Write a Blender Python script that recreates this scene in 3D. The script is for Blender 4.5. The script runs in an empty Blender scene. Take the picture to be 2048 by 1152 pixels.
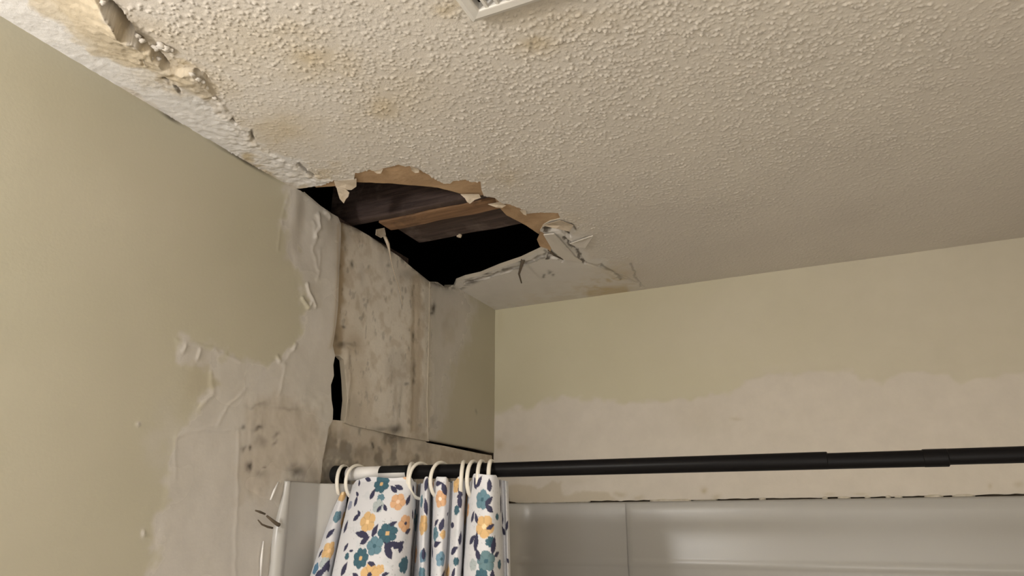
import bpy, math, random
import numpy as np
from mathutils import Matrix, Vector
random.seed(7); rng = np.random.default_rng(11)
SC = bpy.context.scene; COL = SC.collection

# ------------------------------------------------------------------ camera
H = 2.44                                   # ceiling height; corner of the room at the origin
RM = np.array([[0.90620508, -0.13562061, -0.40049895],
               [0.42283672, 0.28794031, 0.85924355],
               [-0.00121134, -0.94799653, 0.31827835]])
CP = np.array([1.00347576, -2.01932874, 1.76]); FPX = 1420.433
cam = bpy.data.cameras.new('camera'); co = bpy.data.objects.new('camera', cam); COL.objects.link(co)
rt, dn, fw = RM[:, 0], RM[:, 1], RM[:, 2]
co.matrix_world = Matrix(((rt[0], -dn[0], -fw[0], CP[0]), (rt[1], -dn[1], -fw[1], CP[1]), (rt[2], -dn[2], -fw[2], CP[2]), (0, 0, 0, 1)))
cam.sensor_width = 36; cam.lens = FPX / 2048 * 36; cam.clip_start = 0.01
SC.camera = co
# ------------------------------------------------------------------ world, lights, exposure
w = bpy.data.worlds.new('world'); SC.world = w; w.use_nodes = True
w.node_tree.nodes['Background'].inputs[0].default_value = (1, .85, .65, 1)
w.node_tree.nodes['Background'].inputs[1].default_value = 0.0
for yy in (-2.14, -2.30, -2.46):        # the three bulbs of the vanity fixture on the left wall
    l = bpy.data.lights.new('vanity_bulb', 'POINT'); l.energy = 10.4; l.color = (1.0, .975, .945); l.shadow_soft_size = .04
    o = bpy.data.objects.new('vanity_bulb', l); COL.objects.link(o); o.location = (.14, yy, 2.06)
l = bpy.data.lights.new('fill_light', 'AREA'); l.shape = 'RECTANGLE'; l.size = .75; l.size_y = 1.9; l.energy = 17; l.color = (1.0, .975, .945)
o = bpy.data.objects.new('fill_light', l); COL.objects.link(o); o.location = (1.12, -3.18, 1.05); o.rotation_euler = (math.pi / 2, 0, 0)   # soft fill added behind the camera to brighten the far walls
SC.view_settings.view_transform = 'Standard'; SC.view_settings.look = 'None'
SC.view_settings.exposure = 0.0; SC.view_settings.gamma = 1; SC.view_settings.use_curve_mapping = False

# ------------------------------------------------------------------ helpers
def ray(u, v): return RM @ np.array([(u - 1024) / FPX, (v - 576) / FPX, 1.0])
def onx(u, v, x=0.0): d = ray(u, v); return CP + d * (x - CP[0]) / d[0]
def ony(u, v, y=0.0): d = ray(u, v); return CP + d * (y - CP[1]) / d[1]
def onz(u, v, z=H): d = ray(u, v); return CP + d * (z - CP[2]) / d[2]
def proj(P):
    q = (P - CP) @ RM; z = np.maximum(q[..., 2], .05)
    return 1024 + FPX * q[..., 0] / z, 576 + FPX * q[..., 1] / z, q[..., 2]
def sst(a, b, x): t = np.clip((x - a) / (b - a), 0, 1); return t * t * (3 - 2 * t)
def hsh(ix, iy, s):
    n = (ix * 374761393 + iy * 668265263 + s * 1442695041) & 0x7fffffff
    n = ((n ^ (n >> 13)) * 1274126177) & 0x7fffffff
    return ((n ^ (n >> 16)) & 0xffff) / 65535.0
def vnoise(x, y, s=0):
    ix = np.floor(x).astype(np.int64); iy = np.floor(y).astype(np.int64); fx = x - ix; fy = y - iy
    fx = fx * fx * (3 - 2 * fx); fy = fy * fy * (3 - 2 * fy)
    a = hsh(ix, iy, s) * (1 - fx) + hsh(ix + 1, iy, s) * fx
    b = hsh(ix, iy + 1, s) * (1 - fx) + hsh(ix + 1, iy + 1, s) * fx
    return a * (1 - fy) + b * fy
def fbm(x, y, s=0, o=4):
    r = 0; a = .5
    for k in range(o): r = r + a * vnoise(x * 2 ** k, y * 2 ** k, s + k * 17); a *= .5
    return r / (1 - .5 ** o)
def inpoly(x, y, P):
    r = np.zeros(x.shape, bool); n = len(P)
    for i in range(n):
        x1, y1 = P[i]; x2, y2 = P[(i + 1) % n]
        if y1 == y2: continue
        c = ((y1 > y) != (y2 > y)) & (x < (x2 - x1) * (y - y1) / (y2 - y1) + x1); r ^= c
    return r
def segd(x, y, P, closed=False, near=False):
    best = np.full(x.shape, 1e9); bx = np.zeros(x.shape); by = np.zeros(x.shape); n = len(P)
    for i in range(n if closed else n - 1):
        x1, y1 = P[i]; x2, y2 = P[(i + 1) % n]; dx, dy = x2 - x1, y2 - y1
        L = dx * dx + dy * dy + 1e-12; t = np.clip(((x - x1) * dx + (y - y1) * dy) / L, 0, 1)
        px, py = x1 + t * dx, y1 + t * dy; d = np.hypot(x - px, y - py); m = d < best
        best = np.where(m, d, best)
        if near: bx = np.where(m, px, bx); by = np.where(m, py, by)
    return (best, bx, by) if near else best
def pmask(U, V, P, soft=6):                     # 1 inside a polygon, soft edge
    d = segd(U, V, P, True); s = np.where(inpoly(U, V, P), d, -d); return sst(-soft, soft, s)
def lmask(U, V, P, wd, soft=2): return 1 - sst(wd, wd + soft, segd(U, V, P))
def blob(U, V, cx, cy, rx, ry=None): ry = ry or rx; return np.exp(-(((U - cx) / rx) ** 2 + ((V - cy) / ry) ** 2))

def put(name, verts, faces, mat=None, parent=None, smooth=False):
    me = bpy.data.meshes.new(name); me.from_pydata([tuple(map(float, v)) for v in verts], [], [tuple(int(i) for i in f) for f in faces]); me.update()
    o = bpy.data.objects.new(name, me); COL.objects.link(o)
    if mat: me.materials.append(mat)
    if parent: o.parent = parent
    if smooth: me.polygons.foreach_set('use_smooth', [True] * len(me.polygons))
    return o
def tag(o, label=None, cat=None, group=None, kind=None):
    if label: o['label'] = label
    if cat: o['category'] = cat
    if group: o['group'] = group
    if kind: o['kind'] = kind
    return o
def empty(name, loc=(0, 0, 0)):
    o = bpy.data.objects.new(name, None); COL.objects.link(o); o.location = loc; o.empty_display_size = .02; return o
def box(x0, x1, y0, y1, z0, z1, bev=0):
    v = [(x0, y0, z0), (x1, y0, z0), (x1, y1, z0), (x0, y1, z0), (x0, y0, z1), (x1, y0, z1), (x1, y1, z1), (x0, y1, z1)]
    f = [(0, 3, 2, 1), (4, 5, 6, 7), (0, 1, 5, 4), (1, 2, 6, 5), (2, 3, 7, 6), (3, 0, 4, 7)]
    return v, f
def bevel(o, wd, seg=2):
    m = o.modifiers.new('bevel', 'BEVEL'); m.width = wd; m.segments = seg; m.limit_method = 'ANGLE'; return o
def tube(pts, rad, n=10, cap=True):
    pts = [Vector(p) for p in pts]; V = []; F = []
    rad = rad if hasattr(rad, '__len__') else [rad] * len(pts); ref = None
    for i, p in enumerate(pts):
        t = (pts[min(i + 1, len(pts) - 1)] - pts[max(i - 1, 0)]).normalized()
        if ref is None: ref = Vector((0, 0, 1)) if abs(t.z) < .9 else Vector((1, 0, 0))
        a = (ref - t * ref.dot(t)).normalized(); b = t.cross(a); ref = a
        for k in range(n):
            q = 2 * math.pi * k / n; V.append(p + (a * math.cos(q) + b * math.sin(q)) * rad[i])
    for i in range(len(pts) - 1):
        for k in range(n): F.append((i * n + k, i * n + (k + 1) % n, (i + 1) * n + (k + 1) % n, (i + 1) * n + k))
    if cap: F.append(tuple(range(n - 1, -1, -1))); F.append(tuple((len(pts) - 1) * n + k for k in range(n)))
    return V, F

def sheet(name, axis, base, ar, br, step, keep=None, holes=(), disp=None, mask=None, mat=None, thick=.012, parent=None, rim_mat=None, crop=None):
    """relief sheet over a plane: axis z = ceiling (a=x, b=y), x = left wall (a=y, b=z), y = back wall (a=x, b=z)"""
    na = int(round((ar[1] - ar[0]) / step)) + 1; nb = int(round((br[1] - br[0]) / step)) + 1
    A, B = np.meshgrid(np.linspace(*ar, na), np.linspace(*br, nb), indexing='ij')
    ok = np.ones(A.shape, bool)
    if keep is not None: ok &= inpoly(A, B, keep)
    for hpoly in holes: ok &= ~inpoly(A, B, hpoly)
    fk = ok[:-1, :-1] & ok[1:, :-1] & ok[1:, 1:] & ok[:-1, 1:]
    cnt = np.zeros(A.shape, int)
    for da in (0, 1):
        for db in (0, 1): cnt[da:na - 1 + da, db:nb - 1 + db] += fk
    used = cnt > 0; bnd = used & (cnt < 4)
    polys = ([keep] if keep is not None else []) + list(holes)
    if polys and bnd.any():
        xa, xb = A[bnd], B[bnd]; bd = np.full(xa.shape, 1e9); na_, nb_ = xa.copy(), xb.copy()
        for P in polys:
            d, px, py = segd(xa, xb, P, True, True); m = d < bd; bd = np.where(m, d, bd)
            g = m & (d < 1.6 * step); na_ = np.where(g, px, na_); nb_ = np.where(g, py, nb_)
        A[bnd] = na_; B[bnd] = nb_
    def P3(a, b, h):
        if axis == 'z': return np.stack([a, b, base - h], -1)
        if axis == 'x': return np.stack([base + h, a, b], -1)
        return np.stack([a, base - h, b], -1)
    a, b = A[used], B[used]; U, V, _ = proj(P3(a, b, np.zeros(a.shape)))
    h = disp(a, b, U, V) if disp else np.zeros(a.shape)
    co_ = P3(a, b, h); idx = np.full(A.shape, -1); idx[used] = np.arange(len(a))
    i, j = np.nonzero(fk)
    q = np.stack([idx[i, j], idx[i + 1, j], idx[i + 1, j + 1], idx[i, j + 1]], 1)
    if axis == 'z': q = q[:, ::-1]
    # rim
    e = np.concatenate([q[:, [k, (k + 1) % 4]] for k in range(4)]); key = np.sort(e, 1)
    kk = key[:, 0].astype(np.int64) * len(a) + key[:, 1]; _, inv, c = np.unique(kk, return_inverse=True, return_counts=True)
    be = e[c[inv] == 1]; bv = np.unique(be); mp = np.full(len(a), -1); mp[bv] = np.arange(len(bv))
    back = co_[bv].copy(); k = {'z': 2, 'x': 0, 'y': 1}[axis]; back[:, k] = base + {'z': thick, 'x': -thick, 'y': thick}[axis]
    n0 = len(a); n1 = n0 + len(bv)
    rq = np.stack([be[:, 1], be[:, 0], be[:, 0], be[:, 1]], 1)
    rq = np.stack([n0 + mp[be[:, 1]], n0 + mp[be[:, 0]], n1 + mp[be[:, 0]], n1 + mp[be[:, 1]]], 1)
    allv = np.concatenate([co_, co_[bv], back]); allq = np.concatenate([q, rq])
    me = bpy.data.meshes.new(name); me.vertices.add(len(allv)); me.vertices.foreach_set('co', allv.astype(np.float32).ravel())
    me.loops.add(len(allq) * 4); me.loops.foreach_set('vertex_index', allq.astype(np.int32).ravel())
    me.polygons.add(len(allq)); me.polygons.foreach_set('loop_start', np.arange(0, len(allq) * 4, 4, dtype=np.int32))
    me.polygons.foreach_set('use_smooth', np.concatenate([np.ones(len(q), bool), np.zeros(len(rq), bool)]))
    if mat: me.materials.append(mat)
    if rim_mat:
        me.materials.append(rim_mat); me.polygons.foreach_set('material_index', np.concatenate([np.zeros(len(q), np.int32), np.ones(len(rq), np.int32)]))
    me.update(calc_edges=True); me.validate()
    if mask:
        m4 = np.zeros((len(a), 4)); r = mask(a, b, U, V)
        for k2, ch in enumerate(r): m4[:, k2] = np.clip(ch, 0, 1)
        m4 = np.concatenate([m4, m4[bv], m4[bv]])
        at = me.attributes.new('mask', 'FLOAT_COLOR', 'POINT'); at.data.foreach_set('color', m4.astype(np.float32).ravel())
    o = bpy.data.objects.new(name, me); COL.objects.link(o)
    if parent: o.parent = parent
    return o

# ------------------------------------------------------------------ materials
def newmat(name, rough=.6, color=(.5, .5, .5), spec=.5):
    m = bpy.data.materials.new(name); m.use_nodes = True; b = m.node_tree.nodes['Principled BSDF']
    b.inputs['Base Color'].default_value = (*color, 1); b.inputs['Roughness'].default_value = rough; b.inputs['Specular IOR Level'].default_value = spec
    return m, m.node_tree, b
def nd(t, ty, **kw):
    n = t.nodes.new(ty)
    for k, v in kw.items():
        if k.startswith('i_'): n.inputs[k[2:].replace('_', ' ')].default_value = v
        else: setattr(n, k, v)
    return n
def mixc(t, fac, a, b):
    n = t.nodes.new('ShaderNodeMix'); n.data_type = 'RGBA'
    for s, v in ((n.inputs[0], fac), (n.inputs[6], a), (n.inputs[7], b)):
        if isinstance(v, (int, float)): s.default_value = v
        elif isinstance(v, tuple): s.default_value = (*v, 1)
        else: t.links.new(v, s)
    return n.outputs[2]
def noise(t, scale, detail=4, rough=.5, vec=None, lo=.35, hi=.65):
    n = nd(t, 'ShaderNodeTexNoise', i_Scale=scale, i_Detail=detail, i_Roughness=rough)
    if vec is not None: t.links.new(vec, n.inputs['Vector'])
    r = nd(t, 'ShaderNodeMapRange'); r.inputs[1].default_value = lo; r.inputs[2].default_value = hi; t.links.new(n.outputs[0], r.inputs[0]); return r.outputs[0]
def objco(t): return nd(t, 'ShaderNodeTexCoord').outputs['Object']
def bump(t, b, h, s, d=.01):
    n = nd(t, 'ShaderNodeBump', i_Strength=s, i_Distance=d); t.links.new(h, n.inputs['Height']); t.links.new(n.outputs[0], b.inputs['Normal'])
def maskmat(name, base, base2, rC, gC, bC, rough=.6, rough_r=None, bscale=180, bstr=.15, spec=.3, nscale=3.0):
    """base paint; mask R -> plaster, G -> brown water stain, B -> dark mould and grime, also painted shade of cracks and joints"""
    m, t, b = newmat(name, rough, spec=spec); v = objco(t)
    at = nd(t, 'ShaderNodeAttribute', attribute_name='mask'); sp = nd(t, 'ShaderNodeSeparateColor'); t.links.new(at.outputs['Color'], sp.inputs[0])
    c = mixc(t, noise(t, nscale, 3, .5, v), base, base2)
    c2 = mixc(t, noise(t, nscale * 6, 4, .6, v), rC, tuple(x * .93 for x in rC))
    c = mixc(t, sp.outputs[0], c, c2)
    c = mixc(t, sp.outputs[1], c, gC); c = mixc(t, sp.outputs[2], c, bC)
    t.links.new(c, b.inputs['Base Color'])
    if rough_r is not None:
        mr = nd(t, 'ShaderNodeMapRange'); mr.inputs[3].default_value = rough; mr.inputs[4].default_value = rough_r
        t.links.new(sp.outputs[0], mr.inputs[0]); t.links.new(mr.outputs[0], b.inputs['Roughness'])
    bump(t, b, noise(t, bscale, 4, .6, v, 0, 1), bstr, .002)
    return m
M = {}
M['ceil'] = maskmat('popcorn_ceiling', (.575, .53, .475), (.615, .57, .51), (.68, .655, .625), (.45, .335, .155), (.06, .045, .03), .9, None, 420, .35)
M['paint'] = maskmat('olive_wall_paint', (.445, .415, .318), (.475, .44, .345), (.55, .515, .475), (.36, .27, .17), (.05, .04, .03), .42, .26, 160, .10, .5)
M['backp'] = maskmat('back_wall_paint', (.525, .485, .35), (.555, .515, .38), (.63, .575, .51), (.40, .33, .20), (.06, .05, .04), .55, .65, 200, .12, .3)
M['board'] = maskmat('bare_patched_drywall', (.67, .615, .54), (.58, .525, .45), (.75, .70, .635), (.34, .25, .15), (.05, .04, .03), .6, .5, 160, .2, .3, 9)
M['gyp'] = newmat('crumbled_gypsum', .9, (.50, .44, .35))[0]
m, t, b = newmat('torn_tan_paper', .85); v = objco(t)
t.links.new(mixc(t, noise(t, 14, 5, .6, v), (.36, .23, .125), (.46, .31, .18)), b.inputs['Base Color']); bump(t, b, noise(t, 120, 4, .6, v, 0, 1), .3, .003); M['tan'] = m
m, t, b = newmat('torn_pale_paper', .8); v = objco(t)
t.links.new(mixc(t, noise(t, 30, 4, .6, v), (.54, .46, .365), (.42, .34, .25)), b.inputs['Base Color']); bump(t, b, noise(t, 150, 4, .6, v, 0, 1), .3, .003); M['pale'] = m
def wood(name, c1, c2, c3):
    m, t, b = newmat(name, .8); v = objco(t); mp = nd(t, 'ShaderNodeMapping'); mp.inputs['Scale'].default_value = (3, 40, 40); t.links.new(v, mp.inputs[0])
    c = mixc(t, noise(t, 1.6, 6, .65, mp.outputs[0]), c1, c2); c = mixc(t, noise(t, 7, 5, .7, v, .52, .72), c, c3)
    t.links.new(c, b.inputs['Base Color']); bump(t, b, noise(t, 2.5, 6, .7, mp.outputs[0], 0, 1), .6, .006); return m
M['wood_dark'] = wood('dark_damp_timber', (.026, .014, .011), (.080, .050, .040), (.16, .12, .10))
M['wood_light'] = wood('orange_brown_timber', (.15, .078, .037), (.27, .15, .074), (.04, .022, .016))
M['void'] = newmat('shade_black_cavity', .95, (.010, .008, .007), .1)[0]  # near-black colour puts the darkness of unlit cavities into the surface
m, t, b = newmat('white_gloss_acrylic', .32, (.405, .392, .372)); M['acryl'] = m; b.inputs['Coat Weight'].default_value = .0
bump(t, b, noise(t, 7, 2, .5, objco(t), 0, 1), .06, .01)
m, t, b = newmat('old_caulk', .5); t.links.new(mixc(t, noise(t, 60, 4, .6, objco(t)), (.62, .57, .48), (.50, .44, .34)), b.inputs['Base Color']); M['caulk'] = m
m, t, b = newmat('black_rod_enamel', .38, (.006, .0055, .006), .10); M['rod'] = m; bump(t, b, noise(t, 30, 3, .5, objco(t), 0, 1), .03, .002)
M['rubber'] = newmat('black_rubber', .75, (.008, .008, .008), .2)[0]
M['sticker'] = newmat('white_sticker', .45, (.72, .70, .68))[0]
M['ring'] = newmat('ivory_plastic_ring', .35, (.74, .70, .62))[0]
M['vent'] = newmat('white_vent_plastic', .4, (.60, .575, .535))[0]
M['grime'] = newmat('grime_and_gap_shade', .9, (.10, .075, .05))[0]
M['plain'] = newmat('plain_wall_paint', .6, (.56, .51, .40))[0]
M['floor'] = newmat('bathroom_floor_vinyl', .5, (.50, .44, .36))[0]
m, t, b = newmat('printed_curtain_fabric', .75); at = nd(t, 'ShaderNodeAttribute', attribute_name='print'); t.links.new(at.outputs['Color'], b.inputs['Base Color'])
b.inputs['Subsurface Weight'].default_value = 0; M['cloth'] = m

# ------------------------------------------------------------------ setting: the plain parts of the room
def st(name, b_, mat): return tag(put(name, *b_, mat), kind='structure')
RX = 1.55; FY = -3.2
st('floor', box(-.1, RX + .1, FY - .1, .1, -.1, 0), M['floor'])
st('wall_right', box(RX, RX + .1, FY, 0, 0, H), newmat('pale_wall_paint', .6, (.80, .76, .68))[0])
st('wall_front', box(-.1, RX + .1, FY - .1, FY, 0, H), M['plain'])

# hole in the ceiling, and the torn face paper around it
HOLE = [onz(*p)[:2] for p in [(671, 374), (714, 369), (783, 372), (830, 376), (875, 380), (925, 393), (942, 404), (964, 395), (990, 398), (994, 415), (1013, 435), (1053, 456), (1080, 474), (1102, 493), (1087, 499), (1042, 519), (1000, 533), (961, 549), (930, 556), (912, 563), (907, 575)]]
HOLE = [tuple(p) for p in HOLE]
yl = HOLE[-1][1]
HOLE += [(-.04, yl - .005), (-.04, -1.0), tuple(onz(596, 378)[:2]), tuple(onz(612, 379)[:2]), tuple(onz(640, 376)[:2])]
TEAR = [tuple(onz(*p)[:2]) for p in [(655, 366), (668, 360), (690, 362), (708, 358), (710, 346), (722, 345), (738, 339), (752, 343), (765, 337), (780, 334), (797, 329), (810, 333), (820, 332), (824, 338), (832, 337), (842, 341), (858, 350), (875, 361), (888, 367), (901, 367), (906, 362), (931, 359), (945, 364), (961, 363), (963, 380), (968, 392),
        (990, 396), (1001, 406), (1020, 409), (1046, 419), (1050, 428), (1080, 425), (1116, 426), (1121, 437), (1100, 442), (1087, 450), (1080, 462), (1092, 476), (1104, 494), (1087, 500), (1042, 521), (1000, 535), (961, 551), (930, 558), (912, 565), (907, 577)]]
TEAR += [(-.04, yl - .003), (-.04, -1.02), tuple(onz(590, 378)[:2]), tuple(onz(620, 374)[:2]), tuple(onz(645, 371)[:2])]
# crack: edge of the sagging strip along the left wall
CRK = [(150, -60), (196, -8), (216, 12), (236, 34), (252, 62), (270, 70), (288, 88), (300, 95), (314, 108), (334, 128), (352, 136), (378, 142), (398, 150), (414, 166), (424, 190), (446, 210), (462, 232), (480, 252), (502, 268), (520, 296), (560, 318), (604, 340), (640, 352), (668, 362)]
STRIP = CRK + [(600, 380), (0, 46), (-200, -70)]
SMOOTH = [(1078, 450), (1120, 448), (1158, 466), (1172, 490), (1186, 512), (1230, 540), (1282, 580), (990, 622), (890, 570), (1000, 520), (1092, 490)]
GRAINS = None
def ceil_disp(a, b, U, V):
    # popcorn grains
    st_ = .0009; nx = int(1.6 / st_) + 8; ny = int(1.9 / st_) + 8; g = np.zeros((nx, ny)); x0, y0 = -.02, -1.82
    n = 74000; gx = rng.random(n) * 1.56; gy = -1.8 + rng.random(n) * 1.8
    k = rng.random(n) < .30; j = rng.integers(0, n, n); gx = np.where(k, gx[j] + rng.normal(0, .004, n), gx); gy = np.where(k, gy[j] + rng.normal(0, .004, n), gy)
    hh = .0009 + .0030 * rng.random(n) ** 2.0; s1 = .0009 + .0011 * rng.random(n); s2 = s1 * (.65 + .4 * rng.random(n)); an = rng.random(n) * math.pi
    ci, si = np.cos(an), np.sin(an); ix = np.round((gx - x0) / st_).astype(int); iy = np.round((gy - y0) / st_).astype(int)
    for dx in range(-7, 8):
        for dy in range(-7, 8):
            qx, qy = ix + dx, iy + dy; ok = (qx >= 0) & (qx < nx) & (qy >= 0) & (qy < ny)
            ex = x0 + qx * st_ - gx; ey = y0 + qy * st_ - gy
            p, q = ex * ci + ey * si, -ex * si + ey * ci
            z = hh * np.exp(-.5 * ((p / s1) ** 2 + (q / s2) ** 2) ** 1.4)
            np.maximum.at(g, (qx[ok], qy[ok]), z[ok])
    fi = np.clip(np.round((a - x0) / st_).astype(int), 0, nx - 1); fj = np.clip(np.round((b - y0) / st_).astype(int), 0, ny - 1)
    pop = g[fi, fj]
    amp = (1.0 - .62 * sst(-1.15, -.15, b)) * (.55 + .7 * fbm(a * 6, b * 6, 5, 3)) * (1 - .35 * sst(.9, 1.5, a))
    wu = U + 10 * (fbm(a * 40, b * 40, 21, 3) - .5) * 2; wv = V + 10 * (fbm(a * 40, b * 40, 22, 3) - .5) * 2
    strip = pmask(wu, wv, STRIP, 3); sm = pmask(wu, wv, SMOOTH, 10)
    quiet = np.clip(blob(U, V, 560, 190, 110, 60) * .4 + blob(U, V, 620, 270, 160, 50) * .45, 0, .7)
    h = pop * amp * (1 - .8 * strip) * (1 - .95 * sm) * (1 - quiet)
    # lumpy hand-trowelled compound on the strip, edge of the strip sagging at the crack
    d = segd(wu, wv, CRK); lump = fbm(a * 95, b * 95, 3, 4)
    h += strip * (lump - .45) * .0070 * (.28 + 1.0 * np.exp(-d / 28))
    sag = .025 * np.exp(-(((U - 235) / 90) ** 2 + ((V - 30) / 60) ** 2)) + .009 * blob(U, V, 305, 112, 55, 45) + .010 * blob(U, V, 385, 150, 45, 40) + .0025 * sst(720, 380, U)
    tight = pmask(wu, wv, STRIP, 1.2)
    h += tight * sag * np.exp(-d / 75)
    h -= (1 - tight) * (.026 * lmask(U, V, [(222, 8), (240, 26), (254, 46), (264, 62)], 3.5, 4) + .014 * lmask(U, V, [(270, 68), (284, 78), (297, 94)], 1.5, 3.5) + .014 * lmask(U, V, [(318, 106), (328, 116), (336, 128)], 1.5, 3) + .008 * lmask(U, V, [(392, 140), (408, 148), (418, 160)], 1.5, 3))
    # shallow cracks
    for P, wd, dp in CEIL_CRACKS: h -= dp * lmask(wu * .35 + U * .65, wv * .35 + V * .65, P, wd, 2)
    h += .003 * blob(U, V, 1165, 475, 22, 18) + .0025 * pmask(wu, wv, [(1092, 462), (1130, 462), (1158, 500), (1164, 518), (1105, 500)], 3)
    h += .0015 * (fbm(a * 5, b * 5, 9, 3) - .5)
    return h
CEIL_CRACKS = [([(1090, 458), (1118, 456), (1140, 470)], 2.2, .006), ([(1128, 474), (1142, 486), (1160, 512), (1170, 526)], 1.6, .005), ([(1096, 512), (1112, 514), (1126, 522)], 2, .006),
               ([(1090, 500), (1097, 508), (1080, 514), (1062, 522), (1040, 532), (985, 551), (930, 566)], 1.0, .003), ([(1200, 530), (1222, 543), (1242, 556)], 1.2, .003), ([(1265, 528), (1272, 552), (1280, 572)], 1.0, .002),
               ([(1140, 450), (1150, 460)], 2, .004), ([(501, 264), (505, 276)], 1.6, .005), ([(465, 238), (470, 246)], 1.6, .004), ([(352, 168), (361, 179)], 1.6, .004), ([(596, 330), (612, 342), (628, 350)], 2, .004),
               ([(287, 108), (291, 118)], 1.4, .004), ([(330, 150), (342, 160)], 2, .004), ([(1158, 520), (1290, 570)], .8, .001)]
def ceil_mask(a, b, U, V):
    n1 = fbm(a * 30, b * 30, 31, 4); n2 = fbm(a * 9, b * 9, 41, 4)
    wu = U + 26 * (n1 - .5) * 2; wv = V + 26 * (fbm(a * 30, b * 30, 32, 4) - .5) * 2
    white = pmask(wu, wv, [(-300, -120), (60, -10), (130, 40), (190, 78), (250, 120), (330, 160), (430, 215), (500, 280), (560, 312), (660, 350), (668, 368), (600, 384), (0, 46)], 6)
    white = np.maximum(white, .55 * pmask(wu, wv, SMOOTH, 8))
    tan = .48 * pmask(wu, wv, [(70, -40), (200, -30), (216, 10), (240, 36), (266, 74), (300, 100), (330, 130), (300, 150), (230, 112), (180, 72), (110, 32)], 8)
    tan = np.maximum(tan, .38 * lmask(wu, wv, [(262, 100), (320, 135), (390, 160), (418, 176)], 12, 22) * (.5 + n1)); tan = np.maximum(tan, .5 * lmask(wu, wv, [(60, -4), (112, 34), (150, 60), (200, 88), (262, 118)], 7, 14))
    for cx, cy, rx, ry, s in [(370, 135, 28, 12, .55), (290, 150, 40, 22, .30), (335, 132, 14, 8, .5), (620, 120, 60, 35, .45), (560, 262, 70, 34, .42), (765, 215, 40, 26, .42), (690, 130, 40, 30, .25), (585, 70, 70, 26, .25), (640, 345, 36, 12, .45), (500, 325, 30, 12, .65), (545, 350, 26, 10, .5),
                              (905, 10, 26, 30, .4), (1075, 82, 45, 22, .4), (1010, 352, 40, 24, .25), (800, 190, 90, 60, .18), (480, 90, 120, 60, .2), (1230, 545, 45, 14, .35), (1205, 578, 55, 9, .62), (1242, 552, 16, 8, .5), (1130, 40, 120, 26, .18), (1100, 600, 60, 8, .2), (620, 382, 30, 7, .4), (1130, 448, 40, 14, .15)]:
        tan = np.maximum(tan, s * blob(wu, wv, cx, cy, rx, ry) * (.6 + .8 * n1))
    tan = np.maximum(tan, .22 * sst(.45, .7, n2) * sst(900, 500, U) * (1 - white))
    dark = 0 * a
    for P, wd, dp in CEIL_CRACKS: dark = np.maximum(dark, min(.9, dp * 150) * lmask(wu * .3 + U * .7, wv * .3 + V * .7, P, wd * .8, 2.5))  # painted shade along grooves too shallow to go dark themselves
    tan = np.maximum(tan, .75 * lmask(U, V, [(1180, 586), (1210, 582), (1250, 578)], 2, 12) * (.5 + .8 * n1))
    for cx, cy, r in [(1100, 545, 4), (1108, 551, 3), (1090, 552, 3), (1064, 86, 4), (1062, 94, 3)]: dark = np.maximum(dark, .65 * blob(wu * .2 + U * .8, wv * .2 + V * .8, cx, cy, r))
    dark = np.maximum(dark, .75 * sst(.42, .7, n1) * lmask(U, V, [(907, 577), (960, 553), (1040, 522)], 4, 8))
    return white, tan, dark
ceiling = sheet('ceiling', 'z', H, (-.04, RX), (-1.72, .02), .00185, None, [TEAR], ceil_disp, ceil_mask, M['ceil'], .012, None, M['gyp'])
tag(ceiling, 'cream popcorn ceiling with a torn water-damaged hole near the corner', kind='structure')
put('ceiling_sheet', *box(-.1, RX + .1, FY, -1.715, H, H + .05), M['ceil'], ceiling)
# brown paper layer exposed inside the tear, one sheet ending at the hole
def tan_disp(a, b, U, V): return -.0022 - .0035 * sst(26, 0, segd(U, V, [(714, 369), (783, 372), (875, 380), (925, 393), (964, 395), (1013, 435), (1053, 456), (1102, 493)])) + .0016 * (fbm(a * 60, b * 60, 77, 3) - .5)
sheet('torn_brown_paper', 'z', H, (-.04, .62), (-1.06, -.2), .003, TEAR[:39] + [tuple(onz(*p)[:2]) for p in [(1060, 490), (960, 470), (800, 430), (690, 400), (650, 382)]] + TEAR[-2:], [HOLE], tan_disp, None, M['tan'], .012, ceiling, M['tan'])

def flap(name, pts, mat, parent, th=.0015, lab=None):
    """small torn scrap from 3-D outline points (fan about the centre, bulged, with thickness)"""
    P = np.array(pts, float); c = P.mean(0); n = np.zeros(3)
    for i in range(len(P)): n += np.cross(P[i] - c, P[(i + 1) % len(P)] - c)
    n /= np.linalg.norm(n) + 1e-9
    inner = c + (P - c) * .5 + n * .0015; k = len(P)
    top = np.concatenate([P, inner, [c + n * .002]]); bot = top - n * th; N = len(top); F = []
    for i in range(k):
        j = (i + 1) % k
        F += [(i, j, k + j, k + i), (k + i, k + j, 2 * k), (N + j, N + i, N + k + i, N + k + j), (N + k + j, N + k + i, N + 2 * k), (j, i, N + i, N + j)]
    o = put(name, np.concatenate([top, bot]), F, mat, parent)
    if lab: o['label'] = lab
    return o
def cpt(u, v, dz=0): p = onz(u, v, H + dz); return p
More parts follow.
